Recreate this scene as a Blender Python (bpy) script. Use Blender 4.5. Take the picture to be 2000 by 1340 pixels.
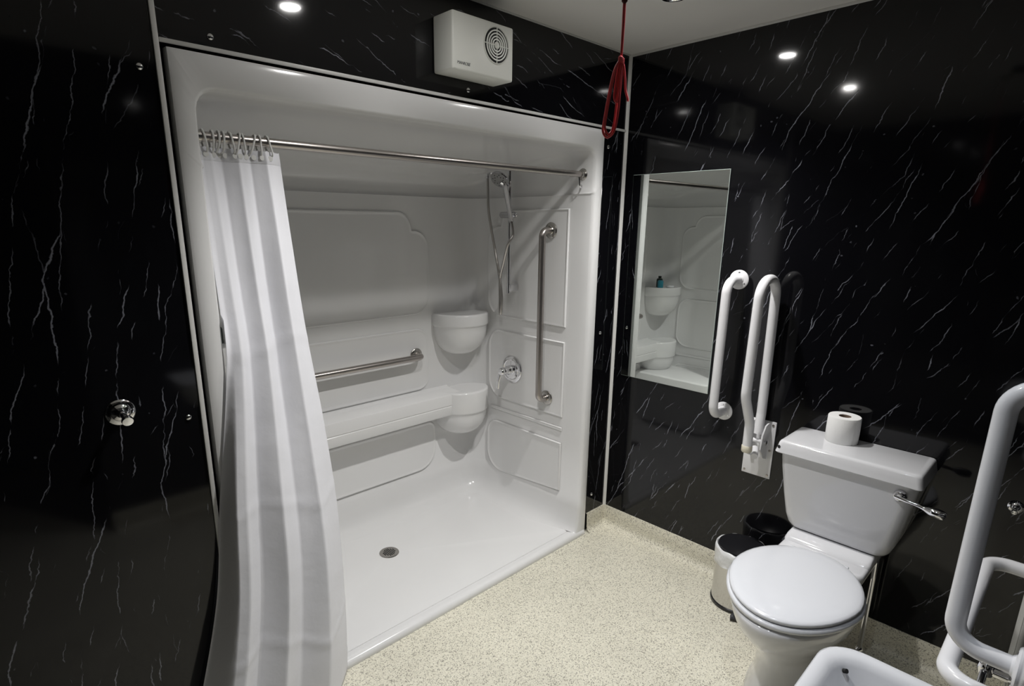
import bpy, bmesh, math, random
from mathutils import Vector, Matrix
random.seed(7)
for o in list(bpy.data.objects): bpy.data.objects.remove(o)
SC = bpy.context.scene
COL = SC.collection
PI = math.pi

# ------------------------------------------------------------------ camera
F_PX, PPX, PPY = 1110.07, 965.0, 723.3
yaw, pitch, roll = .7551, -.2518, .0066
fwd = Vector((math.sin(yaw)*math.cos(pitch), math.cos(yaw)*math.cos(pitch), math.sin(pitch)))
rt = Vector((math.cos(yaw), -math.sin(yaw), 0)); up = rt.cross(fwd)
rt2 = rt*math.cos(roll) + up*math.sin(roll); up2 = -rt*math.sin(roll) + up*math.cos(roll)
cd = bpy.data.cameras.new('camera'); cam = bpy.data.objects.new('camera', cd); COL.objects.link(cam)
M = Matrix((rt2, up2, -fwd)).transposed().to_4x4(); M.translation = Vector((-2.3676, -1.63, 1.5676))
cam.matrix_world = M
cd.sensor_fit = 'HORIZONTAL'; cd.sensor_width = 36.0; cd.lens = F_PX*36/2000
cd.shift_x = (1000-PPX)/2000; cd.shift_y = (PPY-670)/2000
cd.clip_start = .01; cd.clip_end = 50
SC.camera = cam

# ------------------------------------------------------------------ light, exposure
SC.view_settings.view_transform = 'Standard'; SC.view_settings.look = 'None'
SC.view_settings.gamma = 1; SC.view_settings.use_curve_mapping = False
SC.view_settings.exposure = 0.0
w = bpy.data.worlds.new('world'); SC.world = w; w.use_nodes = True
w.node_tree.nodes['Background'].inputs[0].default_value = (.02, .02, .025, 1)
w.node_tree.nodes['Background'].inputs[1].default_value = .2
LAMP_W = 72.0
LAMP_K = (1, 1, .36)
LAMP_A = (112, 112, 84)
LAMP_COL = (1.0, .98, .955)
LAMPS = [(-.49, -.49), (-1.36, -.49), (-1.45, -1.19)]
H = 2.30

# ------------------------------------------------------------------ materials
def mat(name, col=(.8, .8, .8), rough=.4, metal=0., spec=.5, coat=0., trans=0., ior=1.45, sub=0., emit=None, es=0.):
    m = bpy.data.materials.new(name); m.use_nodes = True
    b = m.node_tree.nodes['Principled BSDF']; I = b.inputs
    I['Base Color'].default_value = (*col, 1); I['Roughness'].default_value = rough
    I['Metallic'].default_value = metal; I['Specular IOR Level'].default_value = spec
    I['Coat Weight'].default_value = coat; I['Coat Roughness'].default_value = .06
    I['Transmission Weight'].default_value = trans; I['IOR'].default_value = ior
    if emit: I['Emission Color'].default_value = (*emit, 1); I['Emission Strength'].default_value = es
    return m
class NT:
    def __init__(s, m): s.t = m.node_tree; s.b = s.t.nodes['Principled BSDF']
    def n(s, typ, **kw):
        x = s.t.nodes.new(typ)
        for k, v in kw.items():
            if k.startswith('i_'):
                x.inputs[int(k[2:]) if k[2:].isdigit() else k[2:].replace('_', ' ')].default_value = v
            else: setattr(x, k, v)
        return x
    def l(s, a, b): s.t.links.new(a, b)
    def math(s, op, a, b=None, c=None, clamp=False):
        x = s.t.nodes.new('ShaderNodeMath'); x.operation = op; x.use_clamp = clamp
        for i, v in enumerate((a, b, c)):
            if v is None: continue
            if isinstance(v, (int, float)): x.inputs[i].default_value = v
            else: s.l(v, x.inputs[i])
        return x.outputs[0]
    def step(s, v, lo, hi):   # smooth 0..1 from lo to hi
        x = s.t.nodes.new('ShaderNodeMapRange'); x.interpolation_type = 'SMOOTHSTEP'
        s.l(v, x.inputs[0]); x.inputs[1].default_value = lo; x.inputs[2].default_value = hi
        return x.outputs[0]

def noise_bump(m, scale, strength, dist=.002, detail=3):
    T = NT(m); g = T.n('ShaderNodeNewGeometry'); n = T.n('ShaderNodeTexNoise')
    n.inputs['Scale'].default_value = scale; n.inputs['Detail'].default_value = detail
    T.l(g.outputs['Position'], n.inputs['Vector'])
    b = T.n('ShaderNodeBump'); b.inputs['Strength'].default_value = strength; b.inputs['Distance'].default_value = dist
    T.l(n.outputs[0], b.inputs['Height']); T.l(b.outputs[0], T.b.inputs['Normal'])
    return m

def marble(name, axis, ang, seed):
    """black high gloss laminate with thin pale veins running mainly one way"""
    m = mat(name, (.003, .003, .004), .07, spec=.5)
    T = NT(m); g = T.n('ShaderNodeNewGeometry'); sp = T.n('ShaderNodeSeparateXYZ'); T.l(g.outputs['Position'], sp.inputs[0])
    cb = T.n('ShaderNodeCombineXYZ'); T.l(sp.outputs[axis], cb.inputs[0]); T.l(sp.outputs[2], cb.inputs[1]); cb.inputs[2].default_value = seed
    r = T.n('ShaderNodeMapping'); r.inputs['Rotation'].default_value = (0, 0, ang); T.l(cb.outputs[0], r.inputs[0])
    # jitter of the coordinates so that veins are jagged
    jn = T.n('ShaderNodeTexNoise'); jn.inputs['Scale'].default_value = 16; jn.inputs['Detail'].default_value = 5; jn.inputs['Roughness'].default_value = .62
    T.l(r.outputs[0], jn.inputs['Vector'])
    js = T.n('ShaderNodeVectorMath', operation='SUBTRACT'); T.l(jn.outputs['Color'], js.inputs[0]); js.inputs[1].default_value = (.5, .5, .5)
    jm = T.n('ShaderNodeVectorMath', operation='SCALE'); T.l(js.outputs[0], jm.inputs[0]); jm.inputs['Scale'].default_value = .032
    ja = T.n('ShaderNodeVectorMath', operation='ADD'); T.l(r.outputs[0], ja.inputs[0]); T.l(jm.outputs[0], ja.inputs[1])
    tot = None
    for k, (su, sv, wd, ms, mt, amp) in enumerate(((8.5, 1.75, .013, (6.0, 2.6), .50, .85), (16, 3.4, .020, (10.0, 4.6), .51, .62), (5.0, 3.0, .005, (6, 4), .56, .5))):
        mp = T.n('ShaderNodeMapping'); mp.inputs['Scale'].default_value = (su, sv, 1); mp.inputs['Location'].default_value = (k*7.3, k*3.1, k*5.7)
        T.l(ja.outputs[0], mp.inputs[0])
        n = T.n('ShaderNodeTexVoronoi', voronoi_dimensions='2D', feature='DISTANCE_TO_EDGE'); n.inputs['Scale'].default_value = 1
        T.l(mp.outputs[0], n.inputs['Vector'])
        d = n.outputs['Distance']
        f1 = T.n('ShaderNodeTexVoronoi', voronoi_dimensions='2D', feature='F1'); f2 = T.n('ShaderNodeTexVoronoi', voronoi_dimensions='2D', feature='F2')
        df = T.n('ShaderNodeVectorMath', operation='SUBTRACT'); nm = T.n('ShaderNodeVectorMath', operation='NORMALIZE'); sx_ = T.n('ShaderNodeSeparateXYZ')
        for q, f in enumerate((f1, f2)):
            f.inputs['Scale'].default_value = 1; T.l(mp.outputs[0], f.inputs['Vector']); T.l(f.outputs['Position'], df.inputs[q])
        T.l(df.outputs[0], nm.inputs[0]); T.l(nm.outputs[0], sx_.inputs[0])
        along = T.step(T.math('ABSOLUTE', sx_.outputs[0]), .42, .68)      # leaves out veins that run across the grain
        mq = T.n('ShaderNodeMapping'); mq.inputs['Scale'].default_value = (ms[0], ms[1], 1); mq.inputs['Location'].default_value = (k*1.9+11, k*4.4, 3+k)
        T.l(r.outputs[0], mq.inputs[0])
        n2 = T.n('ShaderNodeTexNoise'); n2.inputs['Scale'].default_value = 2.2; n2.inputs['Detail'].default_value = 3
        T.l(mq.outputs[0], n2.inputs['Vector'])
        msk = T.math('MULTIPLY', T.step(n2.outputs[0], mt, mt+.10), along)
        wid = T.math('MULTIPLY', T.math('ADD', T.math('MULTIPLY', msk, .75), .25), wd)
        ln = T.math('SUBTRACT', 1.0, T.math('DIVIDE', d, T.math('ADD', wid, .0001)), clamp=True)
        ln = T.math('MULTIPLY', T.math('MULTIPLY', T.math('POWER', ln, .7), msk), amp)
        tot = ln if tot is None else T.math('MAXIMUM', tot, ln)
    # tiny flecks
    vo = T.n('ShaderNodeTexVoronoi'); vo.inputs['Scale'].default_value = 26; T.l(ja.outputs[0], vo.inputs['Vector'])
    wn = T.n('ShaderNodeTexNoise'); wn.inputs['Scale'].default_value = 9; T.l(r.outputs[0], wn.inputs['Vector'])
    fl = T.math('MULTIPLY', T.step(vo.outputs['Distance'], .11, .05), T.step(wn.outputs[0], .56, .66))
    tot = T.math('MAXIMUM', tot, T.math('MULTIPLY', fl, .35))
    mx = T.n('ShaderNodeMix', data_type='RGBA'); T.l(tot, mx.inputs['Factor'])
    mx.inputs['A'].default_value = (.004, .004, .0052, 1); mx.inputs['B'].default_value = (.30, .31, .36, 1)
    T.l(mx.outputs['Result'], T.b.inputs['Base Color'])
    return m

def vinyl(name):
    m = mat(name, (.55, .5, .4), .42, spec=.45); T = NT(m)
    g = T.n('ShaderNodeNewGeometry')
    v = T.n('ShaderNodeTexVoronoi'); v.inputs['Scale'].default_value = 300; T.l(g.outputs['Position'], v.inputs['Vector'])
    sc = T.n('ShaderNodeSeparateColor'); T.l(v.outputs['Color'], sc.inputs[0])
    n = T.n('ShaderNodeTexNoise'); n.inputs['Scale'].default_value = 130; n.inputs['Detail'].default_value = 2; T.l(g.outputs['Position'], n.inputs['Vector'])
    n3 = T.n('ShaderNodeTexNoise'); n3.inputs['Scale'].default_value = 2.2; n3.inputs['Detail'].default_value = 3; T.l(g.outputs['Position'], n3.inputs['Vector'])
    cr = T.n('ShaderNodeValToRGB'); e = cr.color_ramp.elements
    e[0].position = 0; e[0].color = (.30, .285, .235, 1)
    e[1].position = 1; e[1].color = (.86, .83, .71, 1)
    for p, c in ((.11, (.38, .36, .30, 1)), (.19, (.66, .63, .52, 1)), (.5, (.74, .71, .59, 1)), (.8, (.80, .77, .65, 1))):
        q = e.new(p); q.color = c
    T.l(sc.outputs[0], cr.inputs[0])
    mx = T.n('ShaderNodeMix', data_type='RGBA', blend_type='MULTIPLY'); mx.inputs['Factor'].default_value = 1
    T.l(cr.outputs[0], mx.inputs['A'])
    c2 = T.n('ShaderNodeCombineColor')
    k = T.math('ADD', T.math('MULTIPLY', T.step(n3.outputs[0], .3, .7), .12), .9)
    for i in range(3): T.l(k, c2.inputs[i])
    T.l(c2.outputs[0], mx.inputs['B'])
    T.l(mx.outputs['Result'], T.b.inputs['Base Color'])
    b = T.n('ShaderNodeBump'); b.inputs['Strength'].default_value = .25; b.inputs['Distance'].default_value = .0006
    T.l(n.outputs[0], b.inputs['Height']); T.l(b.outputs[0], T.b.inputs['Normal'])
    return m

def brushed(name, col=(.56, .53, .5), rough=.28):
    m = mat(name, col, rough, metal=1.); return noise_bump(m, 300, .05, .0004)

MB_L = marble('black_marble_left', 0, math.radians(12), 1.3)
MB_H = marble('black_marble_header', 0, math.radians(-70), 4.1)
MB_S = marble('black_marble_strip', 0, math.radians(12), 7.7)
MB_R = marble('black_marble_right', 1, math.radians(-24), 2.9)
MB_N = marble('black_marble_near', 0, math.radians(15), 9.4)
VINYL = vinyl('speckled_vinyl')
ACR = noise_bump(mat('white_acrylic', (.765, .765, .765), .17, coat=.25), 260, .025, .0006)
TRAY = noise_bump(mat('white_tray_acrylic', (.66, .655, .65), .2, coat=.2), 500, .05, .0005)
CEIL = noise_bump(mat('ceiling_paint', (.86, .845, .82), .6), 120, .05, .001)
PLAS = noise_bump(mat('white_plastic_trim', (.74, .74, .72), .35), 90, .03)
FANP = noise_bump(mat('cream_plastic', (.88, .89, .84), .38), 140, .05)
CHR = noise_bump(mat('chrome', (.80, .80, .82), .07, metal=1.), 40, .01)
CHRD = noise_bump(mat('dark_chrome', (.55, .55, .57), .1, metal=1.), 40, .01)
STEEL = brushed('brushed_steel', (.44, .41, .39), .3)
STEEL2 = brushed('satin_steel', (.46, .445, .42), .24)
BINM = brushed('bin_steel', (.62, .61, .6), .16)
RAILW = noise_bump(mat('white_powder_coat', (.83, .83, .85), .25, coat=.2), 350, .04, .0004)
PORC = noise_bump(mat('white_porcelain', (.74, .745, .77), .09, coat=.5), 60, .01)
SEATM = noise_bump(mat('white_seat_plastic', (.74, .755, .795), .2, coat=.3), 80, .01)
BLACK = noise_bump(mat('black_plastic', (.012, .012, .014), .25), 80, .03)
DARK = noise_bump(mat('dark_void', (.01, .01, .01), .7), 60, .03)
RUBB = noise_bump(mat('cream_rubber', (.72, .68, .55), .6), 120, .05)
PAPER = noise_bump(mat('tissue_paper', (.87, .87, .86), .9), 420, .35, .0012)
CARD = noise_bump(mat('cardboard_core', (.23, .17, .13), .9), 200, .1)
BAG = noise_bump(mat('bin_bag_film', (.78, .79, .80), .3), 38, .5, .006)
RED = noise_bump(mat('red_cord', (.92, .12, .13), .45), 900, .4, .0008)
TEAL = noise_bump(mat('teal_bottle_plastic', (.03, .22, .30), .3), 60, .02)
DGRN = noise_bump(mat('dark_bottle_plastic', (.02, .035, .03), .3), 60, .02)
MIRR = noise_bump(mat('mirror_silver', (.80, .84, .81), .0, metal=1.), 3, .0)
GLASS = noise_bump(mat('mirror_edge_glass', (.62, .72, .68), .1), 30, .02)
LENS = mat('lamp_lens', (.9, .9, .9), .3, emit=(1, .98, .955), es=250.)
LENS2 = mat('cool_lamp_lens', (.9, .9, .9), .3, emit=(.8, .9, 1), es=60.)
PRINT = noise_bump(mat('grey_print', (.07, .08, .075), .5), 90, .02)
ROSE = noise_bump(mat('dark_fitting', (.1, .02, .02), .5), 90, .02)

def fabric():
    m = mat('curtain_cloth', (.86, .865, .91), .75, spec=.25); T = NT(m)
    g = T.n('ShaderNodeNewGeometry'); n = T.n('ShaderNodeTexNoise'); n.inputs['Scale'].default_value = 14; n.inputs['Detail'].default_value = 4
    T.l(g.outputs['Position'], n.inputs['Vector'])
    wv = T.n('ShaderNodeTexNoise'); wv.inputs['Scale'].default_value = 700; T.l(g.outputs['Position'], wv.inputs['Vector'])
    b = T.n('ShaderNodeBump'); b.inputs['Strength'].default_value = .22; b.inputs['Distance'].default_value = .01; T.l(n.outputs[0], b.inputs['Height'])
    b2 = T.n('ShaderNodeBump'); b2.inputs['Strength'].default_value = .12; b2.inputs['Distance'].default_value = .0004
    T.l(wv.outputs[0], b2.inputs['Height']); T.l(b.outputs[0], b2.inputs['Normal']); T.l(b2.outputs[0], T.b.inputs['Normal'])
    tr = T.n('ShaderNodeBsdfTranslucent'); tr.inputs[0].default_value = (.78, .78, .8, 1)
    ms = T.n('ShaderNodeMixShader'); ms.inputs[0].default_value = .08
    T.l(T.b.outputs[0], ms.inputs[1]); T.l(tr.outputs[0], ms.inputs[2])
    T.l(ms.outputs[0], T.t.nodes['Material Output'].inputs[0])
    return m
CLOTH = fabric()

# ------------------------------------------------------------------ helpers
def empty(name, loc, label, cat, group=None):
    o = bpy.data.objects.new(name, None); COL.objects.link(o); o.location = loc; o.empty_display_size = .05
    return tag(o, label, cat, group)
def tag(o, label=None, cat=None, group=None, kind=None):
    if label: o['label'] = label
    if cat: o['category'] = cat
    if group: o['group'] = group
    if kind: o['kind'] = kind
    return o
def wloc(o):
    v = Vector((0, 0, 0))
    while o: v += o.location; o = o.parent
    return v
def obj(name, bm, m, parent=None, base=None, smooth=True, angle=40, fix=True):
    if fix: bmesh.ops.recalc_face_normals(bm, faces=bm.faces)
    off = wloc(parent) if parent else Vector(base or (0, 0, 0))
    bmesh.ops.translate(bm, vec=-off, verts=bm.verts)
    me = bpy.data.meshes.new(name); bm.to_mesh(me); bm.free()
    for mm in (m if isinstance(m, (list, tuple)) else [m]): me.materials.append(mm)
    if smooth:
        me.polygons.foreach_set('use_smooth', [True]*len(me.polygons))
        me.set_sharp_from_angle(angle=math.radians(angle))
    o = bpy.data.objects.new(name, me); COL.objects.link(o)
    if parent: o.parent = parent
    else: o.location = off
    return o
def struct(name, bm, m, parent=None, label=None, **k):
    o = obj(name, bm, m, parent, **k)
    if not parent: o['kind'] = 'structure'
    if label: o['label'] = label
    return o
def BM(): return bmesh.new()
def box(bm, x0, x1, y0, y1, z0, z1, bev=0., seg=2):
    v = [bm.verts.new(p) for p in ((x0, y0, z0), (x1, y0, z0), (x1, y1, z0), (x0, y1, z0), (x0, y0, z1), (x1, y0, z1), (x1, y1, z1), (x0, y1, z1))]
    fs = [bm.faces.new([v[i] for i in q]) for q in ((0, 3, 2, 1), (4, 5, 6, 7), (0, 1, 5, 4), (1, 2, 6, 5), (2, 3, 7, 6), (3, 0, 4, 7))]
    if bev:
        es = list({e for f in fs for e in f.edges})
        bmesh.ops.bevel(bm, geom=es, offset=bev, segments=seg, affect='EDGES', profile=.5)
    return bm
def loops(bm, rings, closed=True, cap0=False, cap1=False):
    """rings: lists of points, same count; joins consecutive rings with quads"""
    R = [[bm.verts.new(p) for p in r] for r in rings]
    n = len(R[0])
    for a, b in zip(R, R[1:]):
        for i in range(n if closed else n-1):
            j = (i+1) % n
            bm.faces.new((a[i], a[j], b[j], b[i]))
    if cap0: bm.faces.new(R[0][::-1])
    if cap1: bm.faces.new(R[-1])
    return R
def frame(d):
    d = Vector(d).normalized(); a = Vector((0, 0, 1)) if abs(d.z) < .9 else Vector((1, 0, 0))
    u = d.cross(a).normalized(); return u, d.cross(u).normalized(), d
def lathe(bm, prof, origin, axis=(0, 0, 1), seg=32, cap=True):
    u, v, d = frame(axis); o = Vector(origin)
    rings = [[o + d*h + (u*math.cos(2*PI*i/seg) + v*math.sin(2*PI*i/seg))*max(r, 1e-4) for i in range(seg)] for r, h in prof]
    loops(bm, rings, cap0=cap, cap1=cap); return bm
def tube(bm, pts, r, seg=14, cap=True):
    pts = [Vector(p) for p in pts]; n = len(pts); rings = []
    t0 = (pts[1]-pts[0]).normalized(); u, v, _ = frame(t0)
    for i, p in enumerate(pts):
        t = (pts[min(i+1, n-1)] - pts[max(i-1, 0)]).normalized()
        u = (u - t*u.dot(t)).normalized(); v = t.cross(u)
        rr = r(i/(n-1)) if callable(r) else r
        rings.append([p + (u*math.cos(2*PI*k/seg) + v*math.sin(2*PI*k/seg))*rr for k in range(seg)])
    loops(bm, rings, cap0=cap, cap1=cap); return bm
def bend(pts, rad, n=8):
    """polyline with its corners rounded to arcs"""
    P = [Vector(p) for p in pts]; out = [P[0]]
    for i in range(1, len(P)-1):
        rd = rad[i-1] if isinstance(rad, (list, tuple)) else rad
        a, b = (P[i-1]-P[i]), (P[i+1]-P[i]); al = a.angle(b)
        tl = min(rd/math.tan(al/2), a.length*.49, b.length*.49); rr = tl*math.tan(al/2)
        a.normalize(); b.normalize(); c = P[i] + (a+b).normalized()*(rr/math.sin(al/2))
        s, e = P[i]+a*tl-c, P[i]+b*tl-c; th = s.angle(e)
        for k in range(n+1):
            t = k/n; out.append(c + (s*math.sin((1-t)*th) + e*math.sin(t*th))/math.sin(th))
    out.append(P[-1]); return out
def catmull(pts, n=10, closed=False):
    P = [Vector(p) for p in pts]; N = len(P); out = []
    for i in range(N if closed else N-1):
        g = (lambda k: P[k % N]) if closed else (lambda k: P[max(0, min(N-1, k))])
        p0, p1, p2, p3 = g(i-1), g(i), g(i+1), g(i+2)
        for k in range(n):
            t = k/n
            out.append(.5*((2*p1) + (p2-p0)*t + (2*p0-5*p1+4*p2-p3)*t*t + (3*p1-p0-3*p2+p3)*t**3))
    if not closed: out.append(P[-1])
    return out
def rrect(x0, x1, y0, y1, r, n=6, z=0):
    """rounded rectangle, r may be 4 radii (x0y0, x1y0, x1y1, x0y1)"""
    rs = r if isinstance(r, (list, tuple)) else [r]*4; out = []
    for (cx, cy, a0), q in zip(((x0, y0, PI), (x1, y0, 1.5*PI), (x1, y1, 0), (x0, y1, .5*PI)), rs):
        sx = cx + (q if cx == x0 else -q); sy = cy + (q if cy == y0 else -q)
        for k in range(n+1):
            a = a0 + .5*PI*k/n; out.append((sx + q*math.cos(a), sy + q*math.sin(a), z))
    return out
def inset2(poly, d):
    n = len(poly); out = []
    ar = sum(poly[i][0]*poly[(i+1) % n][1]-poly[(i+1) % n][0]*poly[i][1] for i in range(n)); sg = 1 if ar > 0 else -1
    for i in range(n):
        a, b, c = Vector(poly[i-1]), Vector(poly[i]), Vector(poly[(i+1) % n])
        e1, e2 = (b-a).normalized(), (c-b).normalized()
        nn = Vector((-(e1.y+e2.y), e1.x+e2.x)); nn = nn.normalized() if nn.length > 1e-6 else Vector((-e1.y, e1.x))
        out.append(tuple(b + nn*d*sg))
    return out
def raised(bm, poly, thick, f, soft=.006):
    """a moulded panel standing proud of a wall; f maps (a, b, height) to the world"""
    st = [(0., 0.), (.001, thick*.5), (.003, thick*.88), (.0055, thick), (.0085, thick*.92), (.012, thick*.66), (.017, thick*.52), (.022, thick*.5)]
    rings = [[f(p[0], p[1], h) for p in inset2(poly, d)] for d, h in st]
    R = loops(bm, rings); bm.faces.new(R[-1]); return bm
def qarc(cx, cy, rx, ry, a0, a1, n=8):
    return [(cx + rx*math.cos(math.radians(a0+(a1-a0)*k/n)), cy + ry*math.sin(math.radians(a0+(a1-a0)*k/n))) for k in range(n+1)]
ORD = ['first', 'second', 'third', 'fourth', 'fifth', 'sixth', 'seventh', 'eighth', 'ninth', 'tenth', 'eleventh', 'twelfth', 'thirteenth']

# ------------------------------------------------------------------ room shell
XL, YN = -2.95, -1.655          # left wall, near wall
CV = .105                       # height of the coved vinyl skirting
XC = -1.0475                    # middle of the shower opening
UO = .867                       # half width of the unit outside
b = BM(); box(b, XL-.1, .1, YN-1.3, .96, -.06, 0); struct('floor', b, VINYL, smooth=False)
b = BM(); box(b, XL-.1, .1, YN-1.3, .96, H, H+.05)
struct('ceiling', b, CEIL, smooth=False)
# back wall: studwork round the shower opening, faced with three laminate panels
b = BM(); X0, X1 = XC-UO-.012, XC+UO+.012; D0A = .90
box(b, XL-.1, X0, .012, .08, 0, H); box(b, X1, .1, .012, .08, 0, H); box(b, X0, X1, .012, .08, 1.985, H)
wb = struct('wall_back', b, DARK, smooth=False)
b = BM(); box(b, XL, X0-.004, 0, .012, CV, H, .001, 1); obj('wall_panel', b, MB_L, wb)
b = BM(); box(b, X0-.002, 0, 0, .012, 1.984, H, .001, 1); obj('wall_panel', b, MB_H, wb)
b = BM(); box(b, X1-.002, 0, 0, .012, CV, 1.979, .001, 1); obj('wall_panel', b, MB_S, wb)
def capscrew(p, axis, parent):
    b = BM(); lathe(b, [(.0085, 0), (.0085, .0015), (.0068, .004), (.0035, .0058), (.0005, .0064)], p, axis, 16)
    obj('screw_cap', b, CHR, parent)
for p in ((-1.974, 1.918), (-1.970, 1.055), (-1.808, 2.013), (-.966, 2.016), (-.141, 1.905), (-.128, 1.059), (-.128, .202)):
    capscrew((p[0], 0, p[1]), (0, -1, 0), wb)
b = BM(); box(b, 0, .08, YN-.1, .1, 0, H); wr = struct('wall_right', b, DARK, smooth=False)
b = BM(); box(b, -.010, 0, YN, 0, CV, H, .001, 1); obj('wall_panel', b, MB_R, wr)
bmesh_wall_shift = .010
# near wall with an open doorway where the picture is taken from
DX0, DX1 = -2.85, -1.98
b = BM(); box(b, DX1, .0, YN-.1, YN-.012, 0, H); box(b, XL, DX0, YN-.1, YN-.012, 0, H); box(b, DX0, DX1, YN-.1, YN-.012, 2.05, H)
wn = struct('wall_near', b, DARK, smooth=False)
b = BM(); box(b, DX1, 0, YN-.012, YN, CV, H, .001, 1); obj('wall_panel', b, MB_N, wn)
b = BM(); box(b, XL, DX0, YN-.012, YN, CV, H, .001, 1); obj('wall_panel', b, MB_N, wn)
b = BM(); box(b, DX0, DX1, YN-.012, YN, 2.05, H, .001, 1); obj('wall_panel', b, MB_N, wn)
b = BM(); box(b, XL-.1, XL-.012, YN-1.3, .1, 0, H); wl = struct('wall_left', b, DARK, smooth=False)
b = BM(); box(b, XL-.012, XL, YN, 0, CV, H, .001, 1); obj('wall_panel', b, MB_R, wl)
b = BM(); box(b, XL, .1, YN-1.35, YN-1.3, 0, H); struct('wall_corridor', b, DARK, smooth=False)
b = BM(); box(b, X0-.06, X1+.06, D0A, D0A+.05, 0, H); box(b, X0-.10, X0-.05, .08, D0A+.05, 0, H); box(b, X1+.05, X1+.10, .08, D0A+.05, 0, H)
struct('wall_alcove', b, DARK, smooth=False)
# trims
def trim(name, *a):
    b = BM(); box(b, *a, .0015, 2); return struct(name, b, PLAS)
trim('trim_1', X0-.013, X0-.001, -.007, 0, .0, H)                 # left of the shower, floor to ceiling
trim('trim_2', X0, -.012, -.006, 0, 1.979, 1.989)                 # over the shower
b = BM(); loops(b, [[(-.010-.012, -.0004, z), (-.010-.008, -.008, z), (-.0104, -.012, z), (-.008, .0, z)] for z in (CV-.002, H)], cap0=True, cap1=True)
struct('trim_3', b, PLAS)                                         # corner of back and right walls
b = BM(); loops(b, [[(-.010-.014, YN+.0004, z), (-.010-.009, YN+.009, z), (-.0104, YN+.014, z), (-.008, YN, z)] for z in (CV-.002, H)], cap0=True, cap1=True)
struct('trim_4', b, PLAS)
trim('trim_5', -.016, -.010, YN, -.012, H-.010, H)
trim('trim_6', XL, -.016, -.006, 0, H-.006, H)
# coved vinyl skirting
def cove(name, run, n):
    prof = [(.0005, CV), (.004, CV), (.006, CV-.004), (.008, .055)] + [(.008+.028*(1-math.cos(a)), .036*(1-math.sin(a))+.0005) for a in [math.radians(q) for q in (10, 30, 50, 70, 90)]] + [(.040, .0)]
    b = BM(); p, q = Vector(run[0]), Vector(run[1]); nn = Vector(n)
    loops(b, [[e + nn*d + Vector((0, 0, h)) for d, h in prof] for e in (p, q)], closed=False)
    return struct(name, b, VINYL)
cove('baseboard_back', ((X1+.002, 0, 0), (-.010, 0, 0)), (0, -1, 0))
cove('baseboard_right', ((-.010, YN, 0), (-.010, 0, 0)), (-1, 0, 0))
cove('baseboard_near', ((DX1, YN, 0), (-.01, YN, 0)), (0, 1, 0))
cove('baseboard_left', ((XL, 0, 0), (X0-.03, 0, 0)), (0, -1, 0))

# ------------------------------------------------------------------ ceiling downlights
def downlight(i, x, y, lab):
    t = empty('ceiling_downlight', (x, y, H), lab, 'light', 'recessed ceiling downlights')
    deep = .016 if i == 2 else 0  # rim depth added to keep the cool lens out of grazing wall reflections
    b = BM(); lathe(b, [(.044, -.0005), (.046, -.003), (.043, -.006-deep), (.034, -.0065-deep), (.031, -.004), (.030, -.0005)], (x, y, H), seg=36, cap=False)
    obj('bezel', b, CHR, t)
    b = BM(); lathe(b, [(.0305, -.0006), (.0305, -.003), (.026, -.0042), (.001, -.0048)], (x, y, H), seg=28)
    obj('lens', b, LENS if i < 2 else LENS2, t)
    ld = bpy.data.lights.new('lamp_beam', 'SPOT'); lo = bpy.data.objects.new('lamp_beam', ld); COL.objects.link(lo)
    ld.energy = LAMP_W*LAMP_K[i]; ld.color = LAMP_COL if i < 2 else (.86, .92, 1.0); ld.spot_size = math.radians(LAMP_A[i]); ld.spot_blend = 1.0; ld.shadow_soft_size = .024
    lo.parent = t; lo.location = (0, 0, -.03)
for i, ((x, y), lab) in enumerate(zip(LAMPS, ('recessed ceiling downlight in front of the right end of the shower', 'recessed ceiling downlight in front of the middle of the shower',
        'deep-rimmed cool white ceiling downlight above the small basin'))):
    downlight(i, x, y, lab)

# ------------------------------------------------------------------ shower unit
HW, D0, PR, PL = .822, .810, .010, .010      # half width, depth, how far the front pilasters and the lower lining stand proud
su = empty('shower_unit', (XC, .4, 0), 'white moulded walk-in shower enclosure with ledges and corner shelves, recessed in black wall', 'shower')
CR = .135
def plan(ins, proud, low=False):
    """one plan curve from the left front edge round the back to the right front edge"""
    P = []
    def q(y, ins=ins):
        if low: ins *= .30 + .70*max(0, min(1, (y-.02)/.28))     # the cove tightens towards the threshold
        return ins + (PR if y < .125 else (PL if proud else 0))
    e = ins + (PL if proud else 0); r = CR
    ys = [.012, .05, .085, .1195, .1305, .2, .3, .4, .5, .6, D0-r]
    for y in ys: P.append((HW-q(y), y))
    cx, cy = HW-r, D0-r
    for k in range(1, 9):
        a = .5*PI*k/9; rr = r - e
        P.append((cx + rr*math.cos(a), cy + rr*math.sin(a)))
    for k in range(0, 8): P.append((cx*(1-k/7*1.0), D0-e))
    L = [(-x, y) for x, y in P[:-1]]
    return L + P[-1:] + P[:-1][::-1]
ZL = [(.0285, .105, 1), (.035, .075, 1), (.052, .047, 1), (.075, .027, 1), (.105, .014, 1), (.15, .006, 1), (.203, .002, 1), (.208, -.002, 1), (.5, -.002, 1), (1.0, 0, 1), (1.5, 0, 1), (1.692, 0, 1), (1.699, .001, 1), (1.703, .004, 0), (1.712, 0, 0), (1.76, .0, 0),
      (1.80, .0, 0), (1.838, .001, 0), (1.856, .005, 0), (1.870, .013, 0), (1.880, .024, 0), (1.886, .038, 0), (1.8885, .055, 0), (1.889, .10, 0), (1.889, .16, 0)]
def roof(y, z):
    """the roof drops towards the back behind a flat lip"""
    k = max(0, min(1, (z-1.70)/.18)); t = max(0, y-.055)
    return z - k*(.105*t + .10*max(0, (t-.60)/.16)**2*(1 if t > .60 else 0)*.35)
b = BM(); rings = []
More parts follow.
